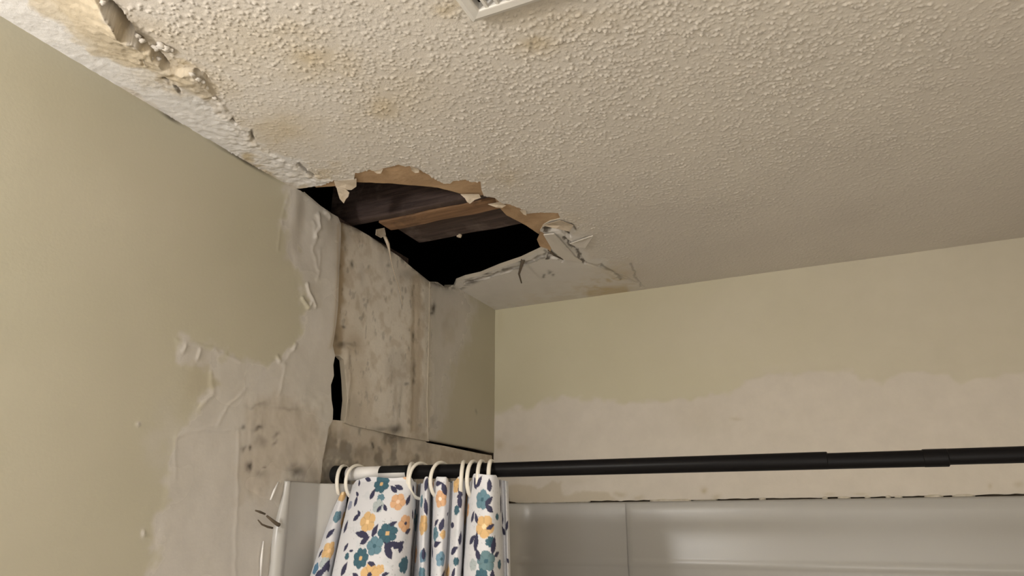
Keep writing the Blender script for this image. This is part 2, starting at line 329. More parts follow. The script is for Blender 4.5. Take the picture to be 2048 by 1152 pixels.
# hanging face-paper scraps at the hole edge
flap('paper_scrap', [cpt(668, 361, .001), cpt(690, 360, .001), cpt(713, 357, .0), cpt(713, 372, -.002), cpt(703, 379, -.006), cpt(690, 379, -.008), cpt(672, 374, -.004)], M['pale'], ceiling)
flap('paper_scrap', [cpt(673, 372, -.004), cpt(690, 377, -.008), cpt(699, 385, -.016), cpt(697, 393, -.02), cpt(692, 398, -.022), cpt(688, 406, -.026), cpt(680, 397, -.02), cpt(676, 384, -.01)], M['pale'], ceiling)
flap('paper_scrap', [cpt(921, 388, .002), cpt(958, 388, .0), cpt(962, 395, -.004), cpt(950, 399, -.008), cpt(940, 407, -.012), cpt(934, 403, -.01), cpt(930, 396, -.004)], M['pale'], ceiling)
flap('paper_scrap', [cpt(976, 408, 0), cpt(1000, 404, 0), cpt(1012, 410, .0), cpt(1004, 415, -.004), cpt(992, 414, -.006)], M['pale'], ceiling)
flap('paper_scrap', [cpt(822, 332, -.001), cpt(838, 338, -.001), cpt(838, 344, -.003), cpt(830, 345, -.004), cpt(823, 340, -.003)], M['pale'], ceiling)
flap('paper_scrap', [cpt(748, 342, -.001), cpt(766, 338, -.001), cpt(762, 346, -.003), cpt(754, 346, -.003)], M['pale'], ceiling)
flap('paper_scrap', [cpt(1040, 420, -.001), cpt(1052, 420, -.001), cpt(1053, 430, -.005), cpt(1047, 428, -.004)], M['pale'], ceiling)
flap('paper_scrap', [cpt(1085, 450, -.003), cpt(1120, 440, -.004), cpt(1147, 450, -.004), cpt(1138, 462, -.008), cpt(1112, 456, -.009)], M['pale'], ceiling)
flap('paper_scrap', [cpt(1082, 462, .001), cpt(1092, 470, -.001), cpt(1103, 490, -.002), cpt(1101, 502, -.006), cpt(1094, 496, -.004), cpt(1080, 492, .004), cpt(1074, 478, .006)], M['tan'], ceiling)
flap('gypsum_flake', [cpt(1087, 468, -.005), cpt(1108, 466, -.006), cpt(1120, 478, -.007), cpt(1150, 512, -.004), cpt(1164, 522, -.003), cpt(1128, 518, -.004), cpt(1106, 500, -.006)], M['ceil'], ceiling, .003)
flap('gypsum_flake', [cpt(1140, 486, -.003), cpt(1168, 476, -.006), cpt(1186, 470, -.003), cpt(1170, 494, -.005), cpt(1154, 492, -.004)], M['ceil'], ceiling, .003)
# dangling brown strip near the far edge of the hole
p0, p1, p2, p3 = cpt(1046, 520, .0), cpt(1042, 534, -.012), cpt(1038, 548, -.026), cpt(1043, 566, -.040)
V_, F_ = tube([p0, p1, p2, p3], [.006, .004, .003, .0018], 6); put('hanging_shred', V_, F_, M['grime'], ceiling, True)
V_, F_ = tube([cpt(1097, 500, -.002), cpt(1108, 510, -.006), cpt(1126, 519, -.006)], [.003, .003, .0015], 6); put('hanging_shred', V_, F_, M['grime'], ceiling, True)
# loose lumps of compound along the crack
def lump(name, c, r, mat, parent, sq=.6, sd=0):
    V = []; F = []; nu, nv = 9, 6
    for i in range(nv + 1):
        th_ = math.pi * i / nv
        for k in range(nu):
            ph = 2 * math.pi * k / nu; q = 1 + .35 * (hsh(np.int64(i * 7 + sd), np.int64(k if 0 < i < nv else 0), 3) - .5) * 2
            V.append((c[0] + r * q * math.sin(th_) * math.cos(ph), c[1] + r * q * math.sin(th_) * math.sin(ph), c[2] + sq * r * q * math.cos(th_)))
    for i in range(nv):
        for k in range(nu): F.append((i * nu + k, i * nu + (k + 1) % nu, (i + 1) * nu + (k + 1) % nu, (i + 1) * nu + k))
    return put(name, V, F, mat, parent, True)
for i, (u, v_, r, dz) in enumerate([(206, 6, .006, -.010), (322, 92, .009, -.004), (332, 97, .009, -.004), (312, 96, .008, -.004), (300, 116, .007, -.008), (284, 82, .007, -.010), (396, 158, .007, -.008), (384, 150, .008, -.008), (370, 152, .006, -.006), (406, 164, .006, -.006), (342, 100, .006, -.003), (412, 176, .006, -.005), (376, 160, .006, -.007), (430, 196, .006, -.003), (318, 118, .006, -.005), (275, 72, .006, -.009)]):
    lump('plaster_crumb', cpt(u, v_, dz), r * .75, M['ceil'], ceiling, .6, i)

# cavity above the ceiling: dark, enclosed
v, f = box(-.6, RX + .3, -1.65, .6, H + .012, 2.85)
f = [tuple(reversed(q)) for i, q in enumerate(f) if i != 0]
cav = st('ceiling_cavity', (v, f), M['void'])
# framing seen through the hole
ZB = H + .016
y1 = onz(875, 413, ZB)[1]; y2 = onz(875, 442, ZB)[1]; y3 = onz(875, 487, ZB)[1]
def timber(name, x0, x1, ya, yb, za, zb, mat, lab, bottom=None):
    nx = 60; V = []; F = []
    prof = [(ya, za), (yb, za), (yb, zb), (ya, zb)]
    for i in range(nx + 1):
        x = x0 + (x1 - x0) * i / nx
        for k, (yy, zz) in enumerate(prof): V.append((x, yy + .003 * (vnoise(np.array(x * 25.), np.array(k * 9.1), 3) - .5), zz + .003 * (vnoise(np.array(x * 22.), np.array(k * 5.3), 6) - .5)))
    for i in range(nx):
        for k in range(4): F.append((i * 4 + k, (i + 1) * 4 + k, (i + 1) * 4 + (k + 1) % 4, i * 4 + (k + 1) % 4))
    F += [(3, 2, 1, 0), (nx * 4, nx * 4 + 1, nx * 4 + 2, nx * 4 + 3)]
    F = [tuple(reversed(q)) for q in F]
    return tag(put(name, V, F, mat), lab, 'timber')
xj = onz(700, 442, ZB)[0]
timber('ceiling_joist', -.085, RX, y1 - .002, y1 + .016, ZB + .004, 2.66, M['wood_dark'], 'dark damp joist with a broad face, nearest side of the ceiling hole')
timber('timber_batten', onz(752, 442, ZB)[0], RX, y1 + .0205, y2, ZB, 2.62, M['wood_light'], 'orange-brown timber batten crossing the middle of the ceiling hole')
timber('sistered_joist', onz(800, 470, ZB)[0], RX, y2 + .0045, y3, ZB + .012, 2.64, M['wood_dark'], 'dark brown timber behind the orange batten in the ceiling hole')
plate = put('wall_plate', *box(-.088, -.014, -.88, -.50, H - .03, H + .012), M['wood_dark']); bevel(plate, .003)
tag(plate, 'dark timber plate along the wall top under the ceiling hole', 'timber')
tag(lump('plaster_crumb', (onz(923, 480, ZB)[0], y3 - .006, ZB + .007), .006, M['pale'], None, .8, 4), 'tiny pale plaster crumb caught in the black ceiling hole', 'debris')

# ------------------------------------------------------------------ left wall
def wpt(L, x=0.0): return [tuple(onx(u, v, x)[1:]) for u, v in L]
AEDGE = [(590, 376), (606, 392), (632, 414), (652, 428), (668, 436), (674, 450), (674, 480), (671, 520), (669, 560), (667, 610), (664, 650), (658, 692), (664, 712), (661, 730), (663, 752), (657, 770), (658, 800), (661, 820), (660, 840), (652, 856), (648, 880), (640, 920), (636, 970)]
AP = wpt(AEDGE); zb = 1.60
AKEEP = [(-1.75, H + .001), (AP[0][0], H + .001)] + AP + [(AP[-1][0], 1.8445), (-.905, 1.8445), (-.905, 1.76), (-.925, 1.70), (-.925, zb), (-1.75, zb)]
MUD_A = [(353, 678), (418, 693), (480, 722), (551, 724), (580, 705), (602, 680), (612, 640), (604, 590), (592, 530), (566, 450), (572, 384), (700, 380), (700, 1250), (290, 1250), (302, 1152), (316, 1084), (324, 1040), (338, 951), (347, 867), (372, 838), (400, 813), (422, 787), (422, 742), (387, 740), (360, 729)]
RIDGES = [([(353, 680), (418, 695), (480, 724)], 2, .0012), ([(480, 724), (540, 722), (565, 720)], 2, .0012), ([(352, 872), (376, 862), (470, 858)], 2.2, .0016), ([(478, 862), (474, 960), (468, 1152)], 2, .0014), ([(352, 875), (350, 960)], 1.6, .001),
          ([(422, 745), (424, 790), (398, 815)], 2.4, .0018), ([(432, 850), (456, 812), (492, 778)], 1.6, .0012), ([(612, 570), (620, 590), (627, 612)], 1.8, .007), ([(604, 596), (612, 614), (619, 606)], 1.8, .006), ([(632, 430), (634, 450), (628, 476)], 2, .006), ([(646, 424), (655, 436)], 2, .006),
          ([(622, 445), (629, 470), (624, 500), (632, 540)], 2, .002), ([(370, 690), (366, 702)], 2, .0035), ([(399, 702), (396, 716)], 1.8, .0035), ([(566, 728), (575, 712), (590, 696)], 2, .0014), ([(570, 728), (566, 760), (556, 790)], 2, .0014), ([(638, 500), (634, 560)], 2, .0015),
          ([(555, 712), (560, 722)], 2, .0035), ([(575, 384), (562, 440), (556, 500)], 2, .001), ([(560, 965), (545, 998)], 1.6, .003), ([(588, 700), (591, 691)], 1.8, .004), ([(500, 770), (520, 755), (545, 745)], 2, .0006), ([(276, 847), (278, 849)], 1.5, .003), ([(285, 1064), (286, 1072)], 1.5, .004)]
def wl_disp(a, b, U, V):
    e = segd(U, V, AEDGE); h = .0012 * (fbm(a * 4, b * 4, 51, 3) - .5) + .0005 * (fbm(a * 14, b * 14, 52, 3) - .5)
    wu = U + 4 * (fbm(a * 60, b * 60, 53, 3) - .5) * 2; wv = V + 4 * (fbm(a * 60, b * 60, 54, 3) - .5) * 2
    mud = pmask(wu, wv, MUD_A, 8); h += mud * (.0006 + .0016 * (fbm(a * 22, b * 22, 55, 3) - .5))
    for P, wd, ht in RIDGES: h += .55 * ht * np.exp(-(segd(wu, wv, P) / (wd * 1.6)) ** 2)
    loose = np.exp(-e / 38) * sst(760, 640, V) * (.5 + 1.1 * fbm(a * 10, b * 6, 56, 2)); h += .006 * loose
    h += .0045 * blob(U, V, 645, 455, 16, 28) - .003 * blob(U, V, 602, 440, 14, 60) + .003 * blob(U, V, 590, 420, 12, 40)
    h += .0022 * sst(495, 500, U) * sst(1010, 980, V) * sst(780, 800, V) * (fbm(a * 45, b * 45, 57, 3) - .4)
    return h
def wl_mask(a, b, U, V):
    n1 = fbm(a * 35, b * 35, 61, 4); n2 = fbm(a * 35, b * 35, 62, 4); wu = U + 30 * (n1 - .5) * 2; wv = V + 30 * (n2 - .5) * 2
    mud = pmask(wu, wv, MUD_A, 9)
    mud = np.maximum(mud, .5 * blob(wu, wv, 330, 880, 30, 70)); mud *= .82 + .25 * fbm(a * 12, b * 12, 63, 3)
    mud = np.maximum(mud, blob(U, V, 277, 848, 5)); mud = np.maximum(mud, blob(U, V, 285, 1067, 4, 9))
    tan = .32 * pmask(wu, wv, [(486, 800), (560, 790), (640, 830), (660, 900), (650, 970), (570, 960), (530, 1000), (484, 990)], 22)
    tan = np.maximum(tan, .55 * np.exp(-segd(U, V, [(672, 450), (669, 560), (664, 660), (658, 695)]) / 3.0)); tan = np.maximum(tan, .2 * blob(wu, wv, 395, 770, 28, 34))
    dark = 0 * a
    for cx, cy, rx, ry, s in [(512, 858, 9, 5, .8), (500, 893, 5, 4, .9), (486, 900, 4, 6, .6), (484, 852, 4, 5, .6), (501, 931, 4, 10, .95), (530, 932, 4, 3, .6), (525, 946, 10, 6, .3), (594, 948, 16, 12, .8), (588, 936, 10, 8, .45), (548, 870, 6, 5, .5), (520, 882, 14, 9, .35), (575, 820, 26, 4, .25), (510, 810, 22, 4, .25), (620, 945, 14, 16, .25), (548, 884, 5, 4, .5), (350, 252, 10, 4, .0)]:
        dark = np.maximum(dark, s * blob(wu * .4 + U * .6, wv * .4 + V * .6, cx, cy, rx, ry))
    dark = np.maximum(dark, .8 * sst(H - .009, H - .003, b + .004 * (n1 - .5)) * np.clip(blob(U, V, 340, 240, 22, 40) + blob(U, V, 485, 325, 60, 60), 0, 1))  # shade of the wall-ceiling joint gap painted as a dark dash
    return mud, tan, dark
wall_left = sheet('wall_left', 'x', .006, (-1.75, -.74), (zb, H + .0015), .0026, AKEEP, [], wl_disp, wl_mask, M['paint'], .012, None, M['gyp'])
tag(wall_left, 'olive painted left wall with grey plaster patches and a torn edge', kind='structure')
put('drywall_sheet', *box(-.1, .0055, FY, -1.746, 0, H), M['plain'], wall_left)
put('drywall_sheet', *box(-.1, .0, -1.746, 0, 0, 1.60), M['plain'], wall_left)
# dark stud bay behind the sheets
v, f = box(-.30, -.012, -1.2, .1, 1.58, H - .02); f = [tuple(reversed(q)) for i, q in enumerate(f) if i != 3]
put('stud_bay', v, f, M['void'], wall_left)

TOPB = [(690, 447), (712, 456), (738, 471), (760, 486), (779, 500), (800, 514), (827, 537), (846, 552), (860, 563)]
BP = wpt([(640, 425), (672, 440)] + TOPB + [(866, 600), (864, 700), (861, 800), (859, 883), (800, 872), (745, 860), (705, 851), (690, 845), (691, 830), (694, 800), (692, 760), (688, 720), (680, 712), (668, 712), (640, 712)])
def b_disp(a, b, U, V):
    h = .002 * (fbm(a * 12, b * 12, 71, 3) - .5)
    wu = U + 3 * (fbm(a * 60, b * 60, 73, 3) - .5) * 2
    h += .0016 * np.exp(-(segd(wu, V, [(848, 575), (846, 700), (842, 860)]) / 7) ** 2) + .001 * np.exp(-(segd(wu, V, [(800, 760), (790, 860)]) / 4) ** 2) - .002 * np.exp(-(segd(wu, V, [(829, 570), (829, 700), (826, 860)]) / 4) ** 2)
    h += .003 * np.exp(-(segd(wu, V, [(693, 700), (698, 760), (690, 830)]) / 5) ** 2)
    h += .002 * blob(U, V, 700, 690, 14, 14)
    return h
def b_mask(a, b, U, V):
    n1 = fbm(a * 40, b * 40, 81, 4); n2 = fbm(a * 40, b * 40, 82, 4); wu = U + 9 * (n1 - .5) * 2; wv = V + 12 * (n2 - .5) * 2
    wh = .75 * pmask(wu, wv, [(745, 480), (825, 560), (815, 860), (760, 850), (735, 700), (700, 640), (700, 520)], 20) * (.5 + .8 * n1) + .6 * lmask(wu, wv, [(852, 580), (848, 860)], 4, 4)
    tan = .75 * lmask(wu, wv, [(680, 455), (678, 560), (672, 640), (672, 700)], 5, 12); tan = np.maximum(tan, .5 * lmask(wu, wv, [(832, 560), (832, 700), (828, 860)], 5, 10)); tan = np.maximum(tan, .45 * blob(wu, wv, 708, 690, 20, 26)); tan = np.maximum(tan, .22 * pmask(wu, wv, [(690, 720), (735, 720), (745, 860), (690, 845)], 10))
    tan = np.maximum(tan, .3 * sst(.5, .75, n2))
    dk = 0 * a
    for cx, cy, rx, ry, s in [(703, 530, 3, 7, .75), (686, 654, 4, 3, .8), (738, 535, 2, 5, .4), (829, 672, 3, 8, .75), (829, 738, 3, 18, .6), (828, 760, 3, 8, .7), (812, 768, 5, 4, .6), (776, 530, 5, 5, .5), (783, 583, 2, 6, .4), (680, 690, 10, 8, .7), (672, 676, 6, 12, .5), (798, 812, 5, 7, .4), (790, 858, 14, 10, .8), (760, 858, 20, 5, .5), (700, 690, 14, 4, .35), (694, 745, 3, 40, .3), (690, 470, 16, 20, .25), (818, 548, 20, 12, .35), (840, 850, 5, 6, .4)]:
        dk = np.maximum(dk, s * blob(wu * .4 + U * .6, wv * .4 + V * .6, cx, cy, rx, ry))
    dk = np.maximum(dk, .8 * np.exp(-segd(U, V, [(640, 425), (690, 447), (738, 471), (779, 500), (827, 537), (860, 563)]) / 5) * sst(.3, .6, n1)); dk = np.maximum(dk, .30 * sst(.66, .76, fbm(a * 70, b * 40, 85, 4))); dk = np.maximum(dk, .16 * sst(.5, .7, fbm(a * 14, b * 7, 86, 4)))
    return wh, tan, dk
sheet('drywall_panel', 'x', -.001, (-.90, -.38), (1.95, H), .0026, BP, [], b_disp, b_mask, M['board'], .012, wall_left, M['gyp'])
DP = wpt([(860, 563), (875, 564), (890, 574), (905, 574)]) + [(wpt([(905, 574)])[0][0], H + .001), (.0, H + .001), (.0, onx(985, 905)[2] - .001)] + wpt([(960, 899), (900, 888), (856, 880), (854, 800), (857, 700), (859, 600)])
def d_mask(a, b, U, V):
    n1 = fbm(a * 40, b * 40, 91, 4); n2 = fbm(a * 40, b * 40, 92, 4); wu = U + 16 * (n1 - .5) * 2; wv = V + 16 * (n2 - .5) * 2
    wh = .95 * pmask(wu, wv, [(850, 540), (935, 575), (952, 615), (940, 680), (905, 740), (885, 860), (850, 900)], 16)
    tan = .25 * pmask(wu, wv, [(885, 620), (905, 610), (905, 680), (885, 690)], 10); tan = np.maximum(tan, .45 * np.exp(-segd(U, V, [(860, 563), (858, 700), (855, 880)]) / 5) * (.4 + n1)); dk = 0 * a
    for cx, cy, rx, ry, s in [(867, 617, 4, 10, .95), (864, 626, 4, 4, .8), (952, 822, 2, 5, .4), (862, 670, 2, 12, .3), (865, 840, 4, 10, .25), (893, 648, 14, 16, .12)]: dk = np.maximum(dk, s * blob(wu * .2 + U * .8, wv * .2 + V * .8, cx, cy, rx, ry))
    dk = np.maximum(dk, .85 * np.exp(-segd(U, V, [(840, 552), (864, 565), (890, 574), (907, 577)]) / 4) * sst(.3, .55, n1)); dk = np.maximum(dk, .5 * np.exp(-segd(U, V, [(856, 880), (985, 905)]) / 2))
    return wh, tan, dk
sheet('drywall_panel', 'x', .0006, (-.41, 0), (1.95, H + .0012), .0028, DP, [], lambda a, b, U, V: .002 * (fbm(a * 8, b * 8, 95, 3) - .5) + .0006 * np.exp(-((U - 866 - 3 * fbm(a * 50, b * 50, 4, 2)) / 5) ** 2), d_mask, M['paint'], .014, wall_left, M['gyp'])
EP = wpt([(600, 825), (655, 838), (690, 841), (745, 854), (800, 866), (850, 878), (858, 885), (900, 893), (960, 906), (990, 911)]); EP = [(-.93, EP[0][1])] + EP + [(0, EP[-1][1]), (0, 1.60), (-.93, 1.60)]
def e_mask(a, b, U, V):
    n1 = fbm(a * 40, b * 40, 101, 4); n2 = fbm(a * 40, b * 40, 102, 4); wu = U + 16 * (n1 - .5) * 2; wv = V + 16 * (n2 - .5) * 2
    tan = .10 + .3 * sst(.4, .7, n1); dk = .5 * sst(.5, .72, fbm(a * 28, b * 28, 107, 4)) * sst(900, 820, U); 
    for cx, cy, rx, ry, s in [(747, 893, 5, 12, .9), (790, 870, 24, 14, .7), (720, 905, 40, 14, .3), (840, 900, 14, 10, .25), (680, 870, 24, 14, .3)]: dk = np.maximum(dk, s * blob(wu, wv, cx, cy, rx, ry))
    return .25 * n2, tan, dk
sheet('drywall_panel', 'x', -.007, (-.93, 0), (1.60, 2.05), .003, EP, [], lambda a, b, U, V: .003 * (fbm(a * 14, b * 14, 105, 3) - .5) + .004 * blob(U, V, 665, 878, 10, 8), e_mask, M['board'], .006, wall_left, M['gyp'])
# shred of torn paper hanging from the wall top, and its long white thread
tp = np.array(onx(762, 470, .012))
flap('paper_scrap', [onx(752, 459, .02), onx(768, 456, .02), onx(771, 470, .024), onx(762, 476, .024), onx(751, 470, .022)], M['pale'], wall_left)
V_, F_ = tube([onx(768, 470, .016), onx(776, 488, .014), onx(779, 502, .012), onx(782, 520, .010)], [.004, .0045, .0025, .0014], 6); put('paper_shred', V_, F_, M['pale'], wall_left, True)
V_, F_ = tube([onx(782, 520, .010), onx(788, 545, .008), onx(797, 572, .006), onx(805, 610, .003)], [.0010, .0008, .0011, .0011], 6); put('paper_shred', V_, F_, M['pale'], wall_left, True)

# ------------------------------------------------------------------ back wall
MUDL = [(960, 850), (996, 828), (1048, 813), (1084, 800), (1130, 797), (1189, 797), (1204, 804), (1293, 804), (1376, 799), (1449, 789), (1476, 778), (1491, 763), (1533, 748), (1600, 748), (1637, 737), (1684, 735), (1710, 745), (1731, 763), (1762, 768), (1793, 748), (1898, 742), (1910, 752), (1924, 758), (1981, 755), (2002, 745), (2100, 742), (2400, 740)]
ZG = ony(1400, 1001)[2]
def bw_disp(a, b, U, V):
    h = .0016 * (fbm(a * 3, b * 3, 111, 3) - .5) + .0005 * (fbm(a * 18, b * 18, 112, 3) - .5)
    mud = pmask(U + 8 * (fbm(a * 30, b * 30, 113) - .5), V + 8 * (fbm(a * 30, b * 30, 114) - .5), MUDL + [(2400, 1300), (900, 1300)], 6)
    return h + mud * .0012
def bw_mask(a, b, U, V):
    n1 = fbm(a * 26, b * 26, 121, 4); n2 = fbm(a * 26, b * 26, 122, 4); wu = U + 14 * (n1 - .5) * 2; wv = V + 14 * (n2 - .5) * 2
    mud = pmask(wu, wv, MUDL + [(2400, 1300), (900, 1300)], 7) * (.84 + .16 * fbm(a * 9, b * 9, 123))
    mud = np.maximum(mud, .45 * sst(1100, 1900, U + 300 * (fbm(a * 3, b * 3, 124, 3) - .5)))
    mud = np.maximum(mud, .35 * pmask(wu, wv, [(1480, 770), (1530, 720), (1650, 705), (1760, 745), (1700, 780)], 14))
    tan = .42 * pmask(wu, wv, [(1010, 975), (1060, 968), (1090, 975), (1120, 962), (1132, 988), (1190, 985), (1240, 998), (1250, 1010), (1010, 1012)], 4)
    for cx, cy, rx, ry, s in [(1405, 980, 6, 5, .75), (1432, 994, 8, 5, .5), (1240, 988, 14, 5, .5), (1278, 996, 10, 4, .5), (1472, 834, 14, 4, .35), (1000, 890, 10, 10, .5), (1040, 895, 14, 8, .25), (1400, 830, 40, 30, .12), (1978, 972, 4, 6, .5), (2040, 968, 10, 6, .4), (1160, 960, 30, 10, .15), (1000, 640, 6, 30, .2), (1720, 990, 14, 3, .4), (1660, 990, 10, 3, .4)]:
        tan = np.maximum(tan, s * blob(wu * .5 + U * .5, wv * .5 + V * .5, cx, cy, rx, ry))
    return mud, tan, 0 * a
BK = [(-.001, H + .001), (-.001, 1.838), (.05, ZG + .007)]
for x in np.arange(.08, RX, .011): BK.append((x, ZG + .0026 + .003 * (fbm(np.array(x * 45.), np.array(1.5), 7, 3) - .5) * 2))
BK += [(RX, ZG + .004), (RX, H + .001)]
wall_back = sheet('wall_back', 'y', 0.0, (-.001, RX), (1.80, H + .0015), .0035, BK, [], bw_disp, bw_mask, M['backp'], .012, None, M['gyp'])
tag(wall_back, 'olive back wall with a wavy band of bare grey plaster', kind='structure')
put('wall_backing', *box(-.1, RX + .1, .014, .1, 0, H), M['grime'], wall_back)  # dark colour stands for the shade inside the gap above the surround
put('drywall_sheet', *box(0, RX, .0, .012, 0, 1.70), M['plain'], wall_back)
# beads of caulk that still fill the gap between wall and surround
def caulk(x0, x1, z, y, r, sd):
    n = max(4, int((x1 - x0) / .008)); pts = []; rad = []
    for i in range(n + 1):
        s = i / n; pts.append((x0 + (x1 - x0) * s, y, z + .0012 * (vnoise(np.array(s * n * .7), np.array(sd * 3.3), 5) - .5))); rad.append(r * (.75 + .6 * float(vnoise(np.array(s * n * .6), np.array(sd * 7.7), 9))) * (1 if 0 < i < n else .4))
    return put('caulk_bead', *tube(pts, rad, 8), M['caulk'], wall_back, True)
for i, (ua, ub) in enumerate([(1300, 1382), (1518, 1532), (1644, 1656), (1676, 1702), (1730, 1742), (1772, 1783), (1790, 1806), (1850, 1888), (1906, 1952)]):
    caulk(ony(ua, 1000)[0], ony(ub, 1000)[0], ZG + .001, .0005, .0042, i)
for i, (ua, ub) in enumerate([(1030, 1180), (1382, 1436)]): caulk(ony(ua, 1003)[0], ony(ub, 1003)[0], ZG + .0025, .004, .0036, i + 20)

# ------------------------------------------------------------------ tub surround (three glossy white panels)
def extr(name, prof, vals, mapf, mat, lab, cat='shower surround', group=None):
    V = []; F = []; n = len(prof)
    for w_ in vals:
        for k, p in enumerate(prof): V.append(mapf(p, w_))
    for i in range(len(vals) - 1):
        for k in range(n - 1): F.append((i * n + k, i * n + k + 1, (i + 1) * n + k + 1, (i + 1) * n + k))
    o = put(name, V, F, mat, None, True); s = o.modifiers.new('solid', 'SOLIDIFY'); s.thickness = .004; s.offset = -1
    return tag(o, lab, cat)
ZL = 1.8435
# left end panel: bull-nosed front edge, flat flange, step out to the moulded body
prof = [(-.934, .004), (-.936, .009), (-.934, .015), (-.928, .019), (-.921, .018), (-.914, .014), (-.908, .0125), (-.87, .0125), (-.832, .0125), (-.827, .0126), (-.824, .0140), (-.820, .0178), (-.792, .0445), (-.78, .0495), (-.765, .0505), (-.70, .051), (-.3, .051), (-.02, .051)]
def lmap(p, z):
    t_ = sst(ZL, ZL - .11, np.array(z)); y, x = p
    if y < -.905: y = -.912 + (y + .912) * (.25 + .75 * float(t_)) - .004 * float(1 - t_) * 0; x = .009 + (x - .009) * (.3 + .7 * float(t_)) 
    return (x, y, z)
vals = [ZL, ZL - .003, ZL - .012, ZL - .03, ZL - .06, ZL - .09, ZL - .12, 1.65, 1.5, 1.2, .45]
sp_l = extr('surround_panel', prof, vals, lmap, M['acryl'], 'glossy white surround panel on the left wall under the rod end')
# corner panel on the back wall behind the curtain
Z0 = ZG - .001
def bprof(yf):
    zb_ = ony(1400, 1128)[2]
    return [(Z0, .004), (Z0, yf * .45), (Z0 - .002, yf * .85), (Z0 - .006, yf), (Z0 - .03, yf), (Z0 - .06, yf + .001), (zb_ + .045, yf + .002), (zb_ + .030, yf + .004), (zb_ + .016, yf + .004), (zb_ + .009, yf + .005), (zb_ + .003, yf + .0066), (zb_ - .003, yf + .0062), (zb_ - .008, yf + .004), (zb_ - .014, yf + .0015), (zb_ - .05, yf), (1.4, yf), (.45, yf)]
xm = ony(1255, 1060)[0]
def plan(x0, x1, arc):
    if not arc: return [x0, x0 + .002, x0 + .006] + list(np.linspace(x0 + .02, x1, 30))
    return list(np.linspace(x0, x1, 24))
def bmk(name, x0, x1, yf, lab, lip):
    P = bprof(yf); xs = plan(x0, x1, not lip); V = []; F = []; n = len(P)
    for i, x in enumerate(xs):
        k_ = (.72, .88, .98)[i] if lip and i < 3 else 1
        for z, y in P:
            yy = y * k_
            if not lip and x < .12: yy = max(yy, .043 + .09 - math.sqrt(max(0, .09 ** 2 - max(0, .133 - x) ** 2)) - .043 + y) if x > .045 else yy + .07
            V.append((x, -yy, z))
    for i in range(len(xs) - 1):
        for k in range(n - 1): F.append((i * n + k, i * n + k + 1, (i + 1) * n + k + 1, (i + 1) * n + k))
    o = put(name, V, F, M['acryl'], None, True)
    return tag(o, lab, 'shower surround')
bmk('surround_panel', .06, xm + .0003, .010, 'glossy white corner surround panel on the back wall beside the curtain', False)
bmk('surround_panel', xm, RX, .0155, 'long glossy white surround panel on the back wall under the rod', True)
# caulk lines down the wall in front of the left panel
for a_, b_ in (((557, 964), (541, 1000)), ((527, 1082), (521, 1152))):
    put('caulk_bead', *tube([onx(*a_, .009), onx((a_[0] + b_[0]) / 2 - 1, (a_[1] + b_[1]) / 2, .0105), onx(*b_, .009)], [.0012, .0022, .0016], 8), M['sticker'], wall_left, True)
# dark bent scrap stuck on the edge of the surround
sc = empty('bent_clip', tuple(onx(548, 1042, .012))); L0 = np.array(sc.location)
for P, r in (([(511, 1021), (520, 1024), (530, 1028)], [.0014, .0022, .0018]), ([(534, 1032), (546, 1042), (554, 1048), (558, 1050)], [.002, .003, .0036, .0038]), ([(516, 1040), (524, 1049), (536, 1054), (545, 1056)], [.001, .0016, .002, .0018])):
    put('prong', *tube([onx(u, v, .022) - L0 for u, v in P], r, 8), M['grime'], sc, True)
tag(sc, 'small dark bent clip sticking out at the surround edge', 'clip')

# ------------------------------------------------------------------ curtain rod
RY = -.775; RZ0 = 1.8645
def rz(x): return RZ0 - .0072 * x
rod = empty('curtain_rod', (0, RY, RZ0))
tag(rod, 'black telescoping shower curtain rod spanning the tub between the walls', 'curtain rod')
def rodpart(name, x0, x1, r, mat, dz=0, n=32, ends=.0012):
    P = [(x0, 0, rz(x0) - RZ0 + dz), (x0 + ends, 0, rz(x0) - RZ0 + dz), (x1 - ends, 0, rz(x1) - RZ0 + dz), (x1, 0, rz(x1) - RZ0 + dz)]
    o = put(name, *tube(P, [r - ends, r, r, r - ends], n), mat, rod, True)
    m_ = o.modifiers.new('es', 'EDGE_SPLIT'); m_.split_angle = .6
    return o
RR = .0136
x1s = ony(1657, 925, RY)[0]; x2s = ony(1845, 915, RY)[0]; x3s = ony(1897, 915, RY)[0]
rodpart('end_cap', .0085, .036, .0182, M['rubber'], 0, 32, .002)
rodpart('outer_tube', .034, x1s, RR, M['rod'])
rodpart('inner_tube', x1s - .01, x2s + .02, RR - .0012, M['rod'], -.0011)
rodpart('collar', x2s, x3s, RR - .0004, M['rod'], -.0008)
rodpart('inner_tube', x3s - .01, RX - .025, RR - .0018, M['rod'], .0004)
rodpart('end_cap', RX - .03, RX - .001, .0182, M['rubber'], 0, 32, .002)
def wrap(name, xa, xb, a0, a1, r, mat):
    V = []; F = []; n = 24
    for i, x in enumerate((xa, xb)):
        for k in range(n + 1):
            q = math.radians(a0 + (a1 - a0) * k / n); V.append((x, -r * math.cos(q), rz(x) - RZ0 + r * math.sin(q)))
    for k in range(n): F.append((k, n + 1 + k, n + 2 + k, k + 1))
    o = put(name, V, F, mat, rod, True); s = o.modifiers.new('s', 'SOLIDIFY'); s.thickness = .0003; return o
xa, xb, xc = ony(698, 945, RY)[0], ony(764, 945, RY)[0], ony(817, 945, RY)[0]
wrap('label_sticker', xa, xb, -100, 110, RR + .0006, M['sticker']); wrap('label_sticker', xb, xc, -100, -4, RR + .0006, M['sticker']); wrap('label_print', xb, xc, -4, 110, RR + .0007, M['rubber'])

